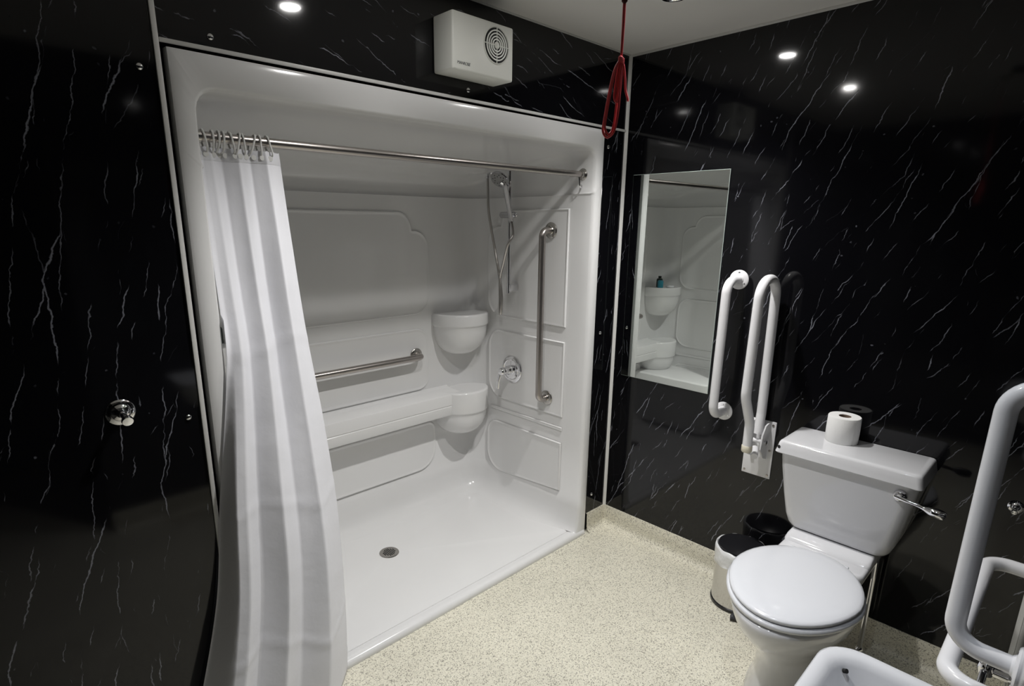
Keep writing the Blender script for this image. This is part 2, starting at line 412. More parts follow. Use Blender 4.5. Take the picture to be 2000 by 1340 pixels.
for z, ins, pr in ZL:
    rings.append([(XC+x, y, roof(y, z)) for x, y in plan(ins, pr, z < .2)])
R = loops(b, rings, closed=False)
top = R[-1]; b.faces.new(top)                                      # roof
# front flange: inner edge follows the opening, outer edge is a rectangle
inner = [r[0].co.copy() for r in R] + [r[-1].co.copy() for r in R[::-1]]
nR = len(R); inn = inner[:nR] + [Vector((XC + t*(HW-.16), .012, 1.889)) for t in (-.6, -.2, .2, .6)] + inner[nR:]
def outer(p):
    x, z = p.x - XC, p.z
    if z > 1.84 and abs(x) < HW-.02:
        s = abs(x)/(HW-.012); return Vector((XC + math.copysign(min(UO, abs(x)*UO/(HW-.03)), x), 0, 1.972))
    return Vector((XC + math.copysign(UO, x), 0, min(1.972, (z - .0285)*1.045 + .002)))
fr = []
fr.append(inn)
mid1 = []; mid2 = []; out1 = []; out2 = []; out3 = []
for p in inn:
    o = outer(p); d = Vector((o.x-p.x, 0, o.z-p.z)); dn = d.normalized() if d.length else d
    mid1.append(Vector((p.x, -.002, p.z)) + dn*.004); mid2.append(Vector((p.x, -.009, p.z)) + dn*.012); 
    out1.append(Vector((o.x, -.010, o.z)) - dn*.010); out2.append(Vector((o.x, -.007, o.z)) - dn*.002); out3.append(Vector((o.x, .022, o.z)))
fr += [mid1, mid2, out1, out2, out3]
loops(b, fr, closed=False)
bmesh.ops.remove_doubles(b, verts=b.verts, dist=.0004)
obj('surround', b, ACR, su, angle=50)
# tray: floor falling to the drain, rounded threshold
DR = Vector((-1.056, .497, .021)); HO_ = HW-PR
b = BM()
ring = [Vector((XC+x, max(y, .05), .0285)) for x, y in plan(.105, 1, True)][1:-1]
fl = [Vector((ring[0].x + (ring[-1].x-ring[0].x)*k/12, .034, .0262)) for k in range(13)]
loop = ring + fl[::-1]
rings = []
for t in (0, .3, .6, .9, .955):
    rings.append([p.lerp(DR, t) - Vector((0, 0, .0015*math.sin(PI*t))) for p in loop])
loops(b, rings)
xs = [XC-UO+.012 + k*(2*UO-.024)/24 for k in range(25)]
prof = [(.034, .0255), (.024, .0262), (.012, .0285), (.004, .0292), (-.006, .0275), (-.014, .021), (-.018, .012), (-.0165, .0003), (.03, .0003)]
loops(b, [[(x, y, z) for x in xs] for y, z in prof], closed=False)
obj('shower_tray', b, ACR, su, angle=40)
# moulded raised panels
Yb = D0-PL; Xs = HW-PL
def back(a, z, h): return Vector((XC+a, Yb-h, z))
def side(sg): return lambda a, z, h: Vector((XC+sg*(Xs-h), a, z))
ax = .4925
def mir(half): return half + [(-x, z) for x, z in half[::-1]]
top_half = [(0, 1.625)] + qarc(ax-.19, 1.535, .085, .09, 90, 0) + [(ax-.102, 1.535)] + qarc(ax-.09, 1.44, .09, .095, 85, 0) + qarc(ax-.10, 1.205, .10, .10, 0, -90) + [(0, 1.105)]
mid_half = [(0, 1.032)] + qarc(ax-.09, .952, .075, .08, 90, 0) + qarc(ax-.09, .76, .075, .065, 0, -90) + [(0, .695)]
low_half = [(0, .50)] + qarc(ax-.03, .45, .05, .05, 90, 0) + qarc(ax-.10, .345, .12, .12, 0, -90) + [(0, .225)]
for pts in (top_half, mid_half, low_half):
    poly = mir(pts); poly = [p for i, p in enumerate(poly) if i == 0 or (Vector(p)-Vector(poly[i-1])).length > 1e-4]
    if (Vector(poly[0])-Vector(poly[-1])).length < 1e-4: poly.pop()
    b = BM(); raised(b, poly, .008, back); obj('moulded_panel', b, ACR, su, angle=35)
for sg in (-1, 1):
    f0 = .127
    tp = [(f0, 1.64), (.47, 1.64)] + qarc(.50, 1.56, .085, .08, 90, 0) + [(.586, 1.56)] + qarc(.596, 1.47, .09, .09, 85, 0) + qarc(.586, 1.18, .10, .10, 0, -90) + [(f0, 1.08)]
    md = [(f0, 1.006)] + qarc(.59, .916, .085, .09, 90, 0) + qarc(.57, .722, .105, .105, 0, -90) + [(f0, .617)]
    lw = [(f0, .478)] + qarc(.60, .40, .085, .078, 90, 0) + qarc(.57, .288, .115, .115, 0, -90) + [(f0, .173+.04)]
    for poly in (tp, md, lw):
        b = BM(); raised(b, poly, .008, side(sg)); obj('moulded_panel', b, ACR, su, angle=35)
    b = BM(); raised(b, [(f0, .542), (.66, .542), (.66, .562), (f0, .562)], .004, side(sg), .005); obj('moulded_rib', b, ACR, su, angle=35)
# corner shelves: round cups growing out of each back corner
def cup(sg, zt, zb, zbot, r=.165):
    cx, cy = XC + sg*.6675, .77
    dz = zb - zbot
    pr = [(.001, zt-.002), (r-.03, zt-.0015), (r-.012, zt), (r-.006, zt-.001), (r-.002, zt-.004), (r, zt-.010), (r, zb+.008), (r-.0015, zb+.002), (r-.006, zb-.002), (r-.009, zb-.008)]
    for k in range(1, 11):
        a = .5*PI*k/10; pr.append(((r-.009)*math.cos(a)**.75 if k < 10 else .001, zb-.008 - (dz-.008)*math.sin(a)))
    b = BM(); lathe(b, pr, (cx, cy, 0), seg=48); return obj('corner_shelf', b, ACR, su, angle=45)
for sg in (-1, 1):
    cup(sg, 1.102, 1.037, .868); cup(sg, .676, .553, .405)
# long ledge along the back, with a groove along its front
b = BM(); x0, x1 = -.60, .60
pf = [(Yb+.01, .690), (Yb-.004, .688), (Yb-.014, .681), (Yb-.03, .6765), (Yb-.115, .675), (Yb-.124, .672), (Yb-.127, .665), (Yb-.1275, .613), (Yb-.1245, .610), (Yb-.1245, .607), (Yb-.127, .604), (Yb-.126, .560), (Yb-.122, .554), (Yb-.114, .552), (Yb+.01, .552)]
loops(b, [[(XC+x, y, z) for y, z in pf] for x in (x0, x1)], closed=True, cap0=True, cap1=True)
obj('back_ledge', b, ACR, su, angle=35)
# moulded seat at the left end (behind the curtain, seen in the mirror)
b = BM()
pf = rrect(-Xs-.02, -.47, 0, 1, .0)
rings = []
for z, g in ((.05, .03), (.30, .012), (.42, 0), (.437, .002), (.444, .010), (.446, .022)):
    rings.append([(XC+x, y, z) for x, y, _ in rrect(-Xs-.02, -.44-g, .16+g, Yb+.02, [.01, .07, .01, .01])])
loops(b, rings, cap1=True); obj('moulded_seat', b, ACR, su, angle=40)
# drain
b = BM(); dz = .0225
lathe(b, [(.047, -.004), (.0475, .000), (.046, .0022), (.041, .003), (.036, .0022)], (DR.x, DR.y, dz), seg=40, cap=False)
dr = obj('drain_ring', b, STEEL2, su)
b = BM(); n = 40
lathe(b, [(.037, -.001), (.037, .0018), (.001, .0020)], (DR.x, DR.y, dz), seg=36); obj('drain_plate', b, STEEL2, dr)
for i in range(-3, 4):
    for j in range(-3, 4):
        x, y = i*.0088, j*.0088
        if x*x+y*y < .031**2:
            b = BM(); lathe(b, [(.0034, .0018), (.0034, .0027), (.001, .0028)], (DR.x+x, DR.y+y, dz), seg=10); obj('drain_hole', b, DARK, dr)

# ------------------------------------------------------------------ shower rod, rings, curtain
RY, RZ = .062, 1.786; HO = HW-PR
rod = empty('shower_rod', (XC, RY, RZ), 'long brushed steel rod across the shower opening, holding the curtain', 'rod')
b = BM(); tube(b, [(XC-HO-.002 + k*(2*HO+.004)/12, RY, RZ) for k in range(13)], .0132, 20); obj('tube', b, STEEL, rod)
for s in (-1, 1):
    b = BM(); lathe(b, [(.026, 0), (.026, .003), (.022, .007), (.017, .009), (.0165, .022), (.0135, .0225)], (XC+s*(HO+.002), RY, RZ), (-s, 0, 0), 28); obj('end_flange', b, STEEL2, rod)
b = BM(); tube(b, bend([(XC+HO-.028, RY-.002, RZ-.012), (XC+HO-.026, RY-.006, RZ-.05), (XC+HO-.010, RY-.004, RZ-.062), (XC+HO-.004, RY, RZ-.045)], .012), .003, 8)
tag(obj('hanging_hook', b, CHR, base=(XC+HO-.02, RY, RZ-.06)), 'small bent wire hook hanging under the right end of the shower rod', 'hook')

FS = [(0, .50), (.15, .88), (.27, .36), (.43, 1.22), (.58, .62), (.76, 1.50), (1.0, .55)]     # creases along the cloth and how far forward each stands
def fold(s):
    """pleat profile: broad flat facets with tight rounded creases"""
    def lin(s):
        s = max(0, min(1, s))
        for (a, p), (c, q) in zip(FS, FS[1:]):
            if s <= c: return p + (q-p)*(s-a)/(c-a)
        return FS[-1][1]
    return sum(lin(s+d)*k for d, k in ((-.012, .25), (0, .5), (.012, .25)))*1.25 - 1.0
CUR_TOP, CUR_BOT = 1.764, .006
def lerp_keys(keys, z):
    n = len(keys)
    for i, ((z0, v0), (z1, v1)) in enumerate(zip(keys, keys[1:])):
        if z >= z1:
            t = max(0, min(1, (z0-z)/(z0-z1)))
            m0 = (v1-keys[max(0, i-1)][1])/(keys[max(0, i-1)][0]-z1)*(z0-z1)
            e = keys[min(n-1, i+2)]; m1 = (e[1]-v0)/(z0-e[0])*(z0-z1)
            return (2*t**3-3*t*t+1)*v0 + (t**3-2*t*t+t)*m0 + (-2*t**3+3*t*t)*v1 + (t**3-t*t)*m1
    return keys[-1][1]
KL = [(1.77, -1.856), (1.26, -1.8578), (1.10, -1.874), (.8, -1.922), (.47, -1.968), (0, -2.095)]
KR = [(1.77, -1.628), (1.5, -1.614), (1.25, -1.600), (.92, -1.572), (.63, -1.557), (.24, -1.558), (0, -1.572)]
KYL = [(1.77, .055), (1.4, .018), (1.2, -.022), (.8, -.09), (.5, -.125), (0, -.185)]
KYE = [(1.77, .050), (1.5, .028), (1.34, .008), (1.20, -.0145), (.16, -.0150), (.08, -.042), (0, -.062)]
KYR = [(1.77, .060), (1.25, .036), (.92, .006), (.63, -.018), (.24, -.030), (0, -.040)]
KA = [(1.77, .022), (1.5, .026), (1.0, .038), (.5, .050), (0, .058)]
def curtain_pt(s, z):
    xl, xr, yl, yr, A = (lerp_keys(k, z) for k in (KL, KR, KYL, KYR, KA))
    ss = s + .03*(1.0-z)*math.sin(PI*s)
    x = xl + (xr-xl)*s
    edge = min(1, s/.05, (1-s)/.05)
    y = yl + (yr-yl)*s - .035*math.sin(PI*s)*min(1, max(0, (1.0-z)/.8))
    y -= A*fold(ss) + .003*math.sin(9*s+5*z) + .002*math.sin(23*s-7*z)
    for zc, am, sl in ((.30, .0035, .05), (1.22, .002, -.02), (.74, .0022, .03)):        # packing creases
        y -= am*math.exp(-((z-zc-sl*math.sin(6*s))/.010)**2)
    k = max(0, min(1, s/.075)); k = k*k*(3-2*k)
    ye = lerp_keys(KYE, z); y = ye + (y-ye)*k        # the left edge curls back to the flange
    if x < XC-HO+.003: y = min(y, -.0145)
    if z < .10: y = min(y, -.022)
    return Vector((x, y, z))
b = BM(); NS, NZ = 240, 120
rings = []
for j in range(NZ+1):
    z = CUR_TOP + (CUR_BOT-CUR_TOP)*j/NZ
    rings.append([curtain_pt(i/NS, z + (.006*math.cos(2*PI*10*i/NS)-.008 if j == 0 else 0)) for i in range(NS+1)])
loops(b, rings, closed=False)
cur = empty('shower_curtain', (-1.73, 0, 0), 'white pleated fabric shower curtain bunched at the left end of the rod', 'curtain')
sheet = obj('cloth', b, CLOTH, cur, angle=180)
md = sheet.modifiers.new('thickness', 'SOLIDIFY'); md.thickness = .0012; md.offset = 0
b = BM()       # stitched top hem
tape = [[curtain_pt(i/NS, z) + Vector((0, o, 0)) for i in range(NS+1)] for z, o in ((CUR_TOP-.004, -.0015), (CUR_TOP-.036, -.0022), (CUR_TOP-.038, -.0008))]
loops(b, tape, closed=False); obj('top_hem', b, CLOTH, cur, angle=180)
NRING = 11
sx = [.015, .10, .19, .27, .325, .42, .475, .55, .64, .73, .83]
for i, s in enumerate(sx):
    p = curtain_pt(s, CUR_TOP-.02)
    b = BM(); x = p.x + (random.random()-.5)*.008
    pts = []; tilt = (random.random()-.5)*.016 + .004
    for k in range(25):
        a = 2*PI*k/24
        zz = RZ - .010 + .0275*math.sin(a) ; yy = RY + .0185*math.cos(a) + (p.y-RY)*max(0, -math.sin(a))*.9
        pts.append((x + tilt*math.sin(a), yy, zz))
    tube(b, pts, .0027, 8, cap=False)
    bmesh.ops.remove_doubles(b, verts=b.verts, dist=.00005)
    tag(obj('curtain_ring', b, PLAS, base=(x, RY, RZ)), '%s white plastic curtain ring from the left end of the rod' % ORD[i], 'curtain ring', 'curtain rings on the shower rod')
    b = BM(); q = curtain_pt(s, CUR_TOP-.022)
    lathe(b, [(.007, 0), (.007, .0012), (.004, .0014)], q + Vector((0, -.003, 0)), (0, -1, 0), 14); obj('eyelet', b, PLAS, cur)

# ------------------------------------------------------------------ shower fittings
XW = XC+Xs-.006       # face of the right side panels (x)
rail = empty('shower_riser_rail', (XW-.05, .478, 1.23), 'slim vertical chrome slide rail on the right wall of the shower', 'shower rail')
RX = XW-.052; RYR = .470
b = BM(); tube(b, [(RX, RYR, 1.222), (RX, RYR, 1.5), (RX, RYR, 1.862)], .0095, 16); obj('bar', b, CHR, rail)
for z in (1.250, 1.842):
    b = BM(); box(b, RX-.004, XW+.002, RYR-.020, RYR+.004, z-.018, z+.018, .004, 2); obj('wall_bracket', b, CHR, rail)
b = BM(); lathe(b, [(.0105, 0), (.012, .006), (.0115, .014), (.004, .022)], (RX, RYR, 1.858), seg=16); obj('end_cap', b, CHR, rail)
b = BM(); lathe(b, [(.013, -.045), (.0155, -.040), (.0155, .040), (.013, .046)], (RX-.012, RYR-.002, 1.612), (.12, -1, .0), 20); obj('slider', b, CHRD, rail)
b = BM(); lathe(b, [(.008, 0), (.010, .004), (.010, .012), (.006, .016)], (RX-.006, RYR-.047, 1.612), (.1, -1, 0), 16); obj('slider_knob', b, CHR, rail)
hs = empty('hand_shower', (RX-.03, .45, 1.61), 'round chrome hand shower clipped high on the slide rail', 'shower head')
hc = Vector((RX-.042, .497, 1.782)); hn = Vector((-.62, -.15, -.62)).normalized()
hb = Vector((RX-.020, RYR-.032, 1.598))
b = BM(); lathe(b, [(.001, .020), (.018, .018), (.038, .010), (.047, .003), (.048, -.004), (.045, -.008)], hc, -hn, 32, cap=False); obj('head_shell', b, CHRD, hs)
b = BM(); lathe(b, [(.0455, .0078), (.030, .0095), (.001, .010)], hc, hn, 32); sf = obj('spray_plate', b, noise_bump(mat('grey_spray_plate', (.30, .30, .30), .35), 60, .02), hs)
u, v, _ = frame(hn)
for k in range(16):
    a = 2*PI*k/16; rr = .033 if k % 2 else .023
    b = BM(); lathe(b, [(.0024, .009), (.002, .0115), (.0005, .012)], hc + (u*math.cos(a)+v*math.sin(a))*rr, hn, 8); obj('nozzle', b, BLACK, sf)
nk = hc - hn*.004 + Vector((.022, -.012, -.034))
b = BM(); tube(b, catmull([hc + Vector((.006, -.002, -.010)), nk, nk.lerp(hb, .5), hb, hb + (hb-nk).normalized()*.022], 6), lambda t: .0155-.004*t, 16); obj('handle', b, CHR, hs)
b = BM()
yo = .648
tail = hb + (hb-nk).normalized()*.022
pts = catmull([(XW-.036, yo, 1.800), (XW-.036, yo-.002, 1.74), (XW-.040, yo-.015, 1.62), (XW-.050, yo-.075, 1.43), (XW-.058, .530, 1.30), (XW-.062, .508, 1.20), (XW-.062, .512, 1.135), (XW-.058, .521, 1.108), (XW-.052, .532, 1.125),
               (XW-.050, .535, 1.20), (XW-.055, .530, 1.29), (XW-.072, .490, 1.37), (XW-.088, .440, 1.47), tail + Vector((.004, -.006, -.06)), tail], 10)
tube(b, pts, .0068, 12)
tag(obj('shower_hose', b, brushed('hose_metal', (.5, .48, .46), .3), base=(XW-.05, .53, 1.11)), 'looped grey metal shower hose crossing the slide rail', 'hose')
wo = empty('hose_outlet', (XW, yo, 1.82), 'square chrome wall outlet feeding the top of the hose', 'outlet')
b = BM(); box(b, XW-.006, XW+.004, yo-.026, yo+.026, 1.80, 1.852, .003, 2); obj('wall_plate', b, CHR, wo)
b = BM(); tube(b, bend([(XW, yo, 1.828), (XW-.036, yo, 1.828), (XW-.036, yo, 1.795)], .015), .011, 14); obj('elbow', b, CHR, wo)
vc = Vector((XW, .487, .802))
va = empty('shower_valve', vc, 'round chrome shower mixer valve with a lever, left of the vertical steel bar', 'valve')
b = BM(); lathe(b, [(.074, 0), (.074, .003), (.068, .008), (.055, .010), (.052, .007), (.030, .009), (.001, .010)], vc, (-1, 0, 0), 40); obj('escutcheon', b, CHR, va)
b = BM(); lathe(b, [(.026, .008), (.025, .030), (.020, .036), (.018, .060), (.021, .064), (.021, .082), (.015, .090), (.001, .092)], vc, (-1, 0, 0), 28); kn = obj('spindle', b, CHR, va)
b = BM(); h0 = vc + Vector((-.074, .004, 0)); tube(b, [h0, h0 + Vector((-.008, .006, -.03)), h0 + Vector((-.012, .010, -.055)), h0 + Vector((-.014, .012, -.088)), h0 + Vector((-.014, .012, -.094))], lambda t: .013-.003*t, 16); obj('lever', b, CHR, va)
for dy, dzz in ((-.036, -.03), (-.036, .03)):
    b = BM(); lathe(b, [(.006, .008), (.006, .011), (.001, .012)], vc + Vector((0, dy, dzz)), (-1, 0, 0), 12); obj('fixing_screw', b, CHR, va)
def grab_bar(name, lab, p, q, n, off, r, m, fr=.038, frm=None, brad=.045, mscrew=None):
    """bar with both ends turned to round wall flanges; p, q wall points, n wall normal"""
    p, q, n = Vector(p), Vector(q), Vector(n).normalized()
    t = empty(name, (p+q)/2, lab, 'grab rail')
    b = BM(); tube(b, bend([p, p+n*off, q+n*off, q], brad, 10), r, 20); obj('bar', b, m, t)
    for e in (p, q):
        b = BM(); lathe(b, [(fr, .0), (fr, .003), (fr-.003, .006), (r+.004, .008), (r+.001, .012)], e, n, 36); f = obj('flange', b, frm or m, t)
        if mscrew:
            u, v, _ = frame(n)
            for k in range(3):
                a = 2*PI*k/3 + .5
                b = BM(); lathe(b, [(.0042, .0055), (.0042, .0072), (.001, .0076)], e + (u*math.cos(a)+v*math.sin(a))*(fr-.011), n, 10); obj('screw', b, mscrew, f)
    return t
grab_bar('grab_rail', 'vertical brushed steel grab bar inside the shower at its right', (XW, .235, 1.540), (XW, .232, .700), (-1, 0, 0), .062, .0165, STEEL, .038, STEEL2, .04)
grab_bar('grab_rail', 'horizontal brushed steel grab bar on the shower back wall above the ledge', (-.655, Yb-.006, .893), (-1.44, Yb-.006, .893), (0, -1, 0), .060, .0165, STEEL, .036, STEEL2, .04)
# toiletries on the left upper shelf, seen in the mirror only
def bottle(x, y, z, r, h, m, capm, lab, grp=None):
    t = empty('toiletry_bottle', (x, y, z), lab, 'bottle', grp)
    b = BM(); lathe(b, [(r*.9, 0), (r, .004), (r, h*.68), (r*.85, h*.76), (r*.45, h*.80), (r*.42, h*.84)], (x, y, z), seg=20); obj('body', b, m, t)
    b = BM(); lathe(b, [(r*.5, h*.83), (r*.5, h*.98), (r*.4, h), (.001, h)], (x, y, z), seg=16); obj('cap', b, capm, t)
bottle(XC-.56, .70, 1.1008, .022, .072, TEAL, DGRN, 'small teal toiletry bottle on the shelf reflected in the mirror')
bottle(XC-.605, .735, 1.1008, .024, .085, DGRN, DGRN, 'small dark green toiletry bottle on the shelf reflected in the mirror')
b = BM(); lathe(b, [(.001, .0), (.030, .001), (.032, .006), (.026, .016), (.001, .019)], (XC-.645, .665, 1.1008), seg=24)
tag(obj('soap_bar', b, PORC, base=(XC-.645, .665, 1.1008)), 'white soap lying beside the bottles on the shelf reflected in the mirror', 'soap')

# ------------------------------------------------------------------ fan heater
fh = empty('extractor_fan', (-.98, 0, 2.043), 'cream box extractor fan with round grille, high above the shower', 'fan')
FX0, FX1, FZ0, FZ1, FY = -1.115, -.847, 2.043, 2.211, -.10
b = BM(); box(b, FX0, FX1, FY, 0, FZ0, FZ1, .007, 3); obj('casing', b, FANP, fh)
fc = Vector((-.927, FY, 2.143))
b = BM(); lathe(b, [(.0575, -.001), (.0575, .002), (.055, .0035), (.053, .001)], fc, (0, -1, 0), 48, cap=False)
lathe(b, [(.0530, .0012), (.0530, .0005), (.052, -.0)], fc, (0, -1, 0), 48, cap=False); gr = obj('grille_rim', b, FANP, fh)
b = BM(); lathe(b, [(.053, .0006), (.001, .0007)], fc, (0, -1, 0), 40, cap=False); obj('grille_opening', b, DARK, gr)
for r in (.0445, .0355, .0265, .018):
    b = BM(); lathe(b, [(r-.0019, .0012), (r-.0019, .0038), (r+.0019, .0038), (r+.0019, .0012)], fc, (0, -1, 0), 44, cap=False); obj('grille_ring', b, FANP, gr)
for k in range(4):
    a = PI/2*k; d = Vector((math.cos(a), 0, math.sin(a)))
    b = BM(); tube(b, [fc + d*.006 + Vector((0, -.003, 0)), fc + d*.054 + Vector((0, -.003, 0))], .0016, 8); obj('grille_spoke', b, FANP, gr)
b = BM(); lathe(b, [(.011, .001), (.011, .004), (.008, .006), (.001, .007)], fc, (0, -1, 0), 24); obj('grille_hub', b, FANP, gr)
cu = bpy.data.curves.new('lettering', 'FONT'); cu.body = 'MANROSE'; cu.size = .0125; cu.extrude = .0003; cu.shear = .25; cu.space_character = .92; cu.align_x = 'LEFT'
to = bpy.data.objects.new('tmp', cu); COL.objects.link(to); bpy.context.view_layer.update()
me = bpy.data.meshes.new_from_object(to.evaluated_get(bpy.context.evaluated_depsgraph_get())); bpy.data.objects.remove(to)
me.materials.clear(); me.materials.append(PRINT); me.name = 'lettering'
lt = bpy.data.objects.new('lettering', me); COL.objects.link(lt); lt.parent = fh
lt.rotation_euler = (PI/2, 0, 0); lt.location = Vector((-1.098, FY-.0006, 2.0605)) - fh.location
tag(lt, 'grey printed lettering low on the casing')

# ------------------------------------------------------------------ red pull cord
cord = empty('pull_cord', (-1.625, -1.101, H), 'red emergency pull cord tied up in loops, hanging from the ceiling', 'pull cord')
cx, cy = -1.625, -1.101
b = BM(); lathe(b, [(.032, 0), (.032, -.006), (.026, -.020), (.010, -.026), (.004, -.028)], (cx, cy, H), seg=24); obj('ceiling_fitting', b, PLAS, cord)
CT = 1.872
b = BM(); tube(b, [(cx, cy, H-.02), (cx, cy, 2.08), (cx, cy, CT)], .0011, 8); obj('upper_cord', b, RED, cord)
b = BM(); lathe(b, [(.0015, -.012), (.0042, -.009), (.0045, .004), (.003, .012), (.0012, .014)], (cx, cy, CT+.006), seg=14); obj('connector', b, ROSE, cord)
def cp(px, py):        # a point of the hanging loops: across the view and down
    # a, c across and down in the cord's own hanging plane, about 1.4 units to the millimetre
    k = 1/1390.0
    return Vector((cx, cy, CT)) + Vector((.728, -.686, 0))*px*k - Vector((0, 0, 1))*py*k
b = BM(); tube(b, [cp(-1.5, 2), cp(-1.0, 50), cp(-1.2, 106)], .0011, 8); tube(b, [cp(1.5, 2), cp(1.8, 40), cp(.6, 106)], .0011, 8)
obj('cord', b, RED, cord)
def lp(pts, wob=0, closed=False):
    b = BM(); P = [cp(x, y) + Vector((.5, .55, 0))*w*.4 for x, y, w in pts]
    tube(b, catmull(P, 8, closed), .0017, 8); obj('cord_loop', b, RED, cord)
lp([(-2, 106, 0), (-12, 125, .004), (-20, 165, .006), (-27, 215, .006), (-29, 238, .004), (-20, 250, 0), (-7, 238, -.004), (-1, 200, -.006), (0, 150, -.004), (-1, 110, 0)])
lp([(-1, 107, 0), (-9, 118, -.004), (-16, 150, -.008), (-24, 205, -.006), (-26, 232, -.004), (-17, 244, 0), (-8, 228, .004), (-4, 185, .006), (-2, 140, .004), (0, 112, 0)])
lp([(0, 108, 0), (-5, 125, .003), (-9, 160, .003), (-9, 178, 0), (-4, 184, -.002), (0, 174, -.003), (2, 140, -.002), (1, 110, 0)])
lp([(1, 108, 0), (6, 118, .002), (10, 140, .004), (12, 160, .004), (17, 176, .002), (18, 182, 0)])
b = BM()
for k in range(4):
    a0 = k*1.3
    tube(b, [cp(4.2*math.cos(a0+q*.7), 104 + 2.6*k + 2.2*math.sin(a0+q*.9)) + Vector((.5, .55, 0))*.003*math.sin(a0+q*.7) for q in range(10)], .0017, 8)
obj('knot', b, RED, cord)

# ------------------------------------------------------------------ robe hook, left panel
def robe_hook(c, n, drop, lab, sc=1.):
    c, n = Vector(c), Vector(n)
    t = empty('robe_hook', c, lab, 'hook')
    b = BM(); lathe(b, [(.033*sc, 0), (.033*sc, .003), (.030*sc, .006*sc), (.022*sc, .0075*sc), (.020*sc, .011*sc), (.012*sc, .014*sc), (.010*sc, .018*sc)], c, n, 36); obj('back_plate', b, CHR, t)
    b = BM(); tube(b, catmull([c+n*.014*sc, c+n*.032*sc, c+n*.044*sc+drop*.5, c+n*.046*sc+drop], 6), .0075*sc, 14); obj('arm', b, CHR, t)
    e = c+n*.046*sc+drop
    b = BM(); lathe(b, [(.004*sc, -.004*sc), (.012*sc, 0), (.0135*sc, .006*sc), (.012*sc, .011*sc), (.001, .013*sc)], e, n+Vector((0, 0, -.4)), 20); obj('ball_end', b, CHR, t)
robe_hook((-2.122, 0, 1.104), (0, -1, 0), Vector((.004, 0, -.008)), 'round chrome robe hook on the black panel left of the curtain')
robe_hook((-.010, -1.571, .700), (-1, 0, 0), Vector((0, 0, -.006)), 'small chrome hook on the black wall right of the toilet', .62)

# ------------------------------------------------------------------ mirror
XR = -.010        # face of the right wall panel
b = BM(); box(b, XR-.006, XR, -.516, -.058, .841, 1.790, .0012, 1)
mr = obj('wall_mirror', b, [MIRR, GLASS], base=(XR, -.287, .841), smooth=False)
for p in mr.data.polygons: p.material_index = 0 if p.normal.x < -.9 else 1
tag(mr, 'tall frameless wall mirror on the black wall, reflecting the shower', 'mirror')

# ------------------------------------------------------------------ white rails on the right wall
grab_bar('grab_rail', 'short vertical white grab rail on the wall right of the mirror', (XR, -.598, 1.352), (XR, -.594, .782), (-1, 0, 0), .105, .0185, RAILW, .040, None, .07, CHR)
fr_ = empty('drop_down_rail', (XR, -.765, .535), 'white hinged support rail folded up against the wall left of the toilet', 'support rail')
b = BM(); box(b, XR-.006, XR, -.822, -.703, .535, .787, .003, 2); pl = obj('wall_plate', b, RAILW, fr_)
for y, z in ((-.715, .772), (-.810, .772), (-.715, .55), (-.810, .55), (-.808, .66), (-.717, .66)):
    b = BM(); lathe(b, [(.005, 0), (.005, .0015), (.001, .002)], (XR-.006, y, z), (-1, 0, 0), 12); obj('screw', b, STEEL, pl)
FYc = -.765
b = BM()
tube(b, bend([(XR-.040, FYc, .735), (XR-.030, FYc, .82), (XR-.042, FYc, 1.372), (XR-.192, FYc, 1.372), (XR-.207, FYc, .925), (XR-.135, FYc, .80), (XR-.135, FYc, .70)], [.05, .073, .073, .09, .06], 10), .0185, 20)
obj('bent_tube', b, RAILW, fr_)
b = BM(); lathe(b, [(.019, 0), (.0205, .002), (.0205, .024), (.018, .028), (.001, .029)], (XR-.135, FYc, .708), (0, 0, -1), 24); obj('rubber_tip', b, RUBB, fr_)
b = BM()
for dy in (-.030, .030):
    loops(b, [[(x, FYc+dy+o, z) for x, z in ((XR-.006, .62), (XR-.045, .635), (XR-.078, .68), (XR-.070, .74), (XR-.045, .775), (XR-.006, .785))] for o in (-.003, .003)], cap0=True, cap1=True)
tube(b, [(XR-.045, FYc-.038, .705), (XR-.045, FYc+.038, .705)], .009, 14)
tube(b, [(XR-.100, FYc-.02, .655), (XR-.05, FYc, .672)], .014, 12)
obj('hinge_bracket', b, RAILW, fr_)
b = BM(); lathe(b, [(.011, 0), (.011, .004), (.001, .006)], (XR-.045, FYc-.038, .705), (0, -1, 0), 16); obj('pivot_bolt', b, CHR, fr_)
grab_bar('grab_rail', 'vertical white grab rail beside the basin, cut by the right picture edge', (-1.152, YN, 1.322), (-1.152, YN, .838), (0, 1, 0), .095, .0158, RAILW, .036, None, .055, CHR)
grab_bar('grab_rail', 'horizontal white grab rail right of the toilet, behind the vertical one', (-.495, YN, .715), (-1.085, YN, .715), (0, 1, 0), .098, .0175, RAILW, .038, None, .05, CHR)

# ------------------------------------------------------------------ toilet
TY = -1.122
wc = empty('toilet', (-.4, TY, 0), 'white close-coupled toilet with its lid down, against the black wall', 'toilet')
def egg(cx, a, bq, z, n=44, tail=1., flat=None):
    out = []
    for k in range(n):
        t = 2*PI*k/n; x = math.cos(t); y = math.sin(t)
        wq = bq*(1 - .10*(-x if x < 0 else 0)*1.0)
        px = cx + a*x
        if flat is not None: px = min(px, flat)
        out.append((px, TY + wq*y, z))
    return out
b = BM()
rings = []
for z, cx, a, bq in ((.0, -.46, .235, .118), (.012, -.46, .236, .119), (.03, -.46, .225, .108), (.10, -.455, .205, .098), (.17, -.455, .200, .100), (.22, -.465, .205, .112), (.28, -.49, .235, .143), (.33, -.515, .258, .168), (.37, -.525, .268, .180), (.395, -.53, .271, .184), (.408, -.53, .271, .184), (.414, -.53, .262, .176)):
    rings.append(egg(cx, a, bq, z))
loops(b, rings, cap0=True, cap1=True)
pan = obj('pan', b, PORC, wc, angle=60)
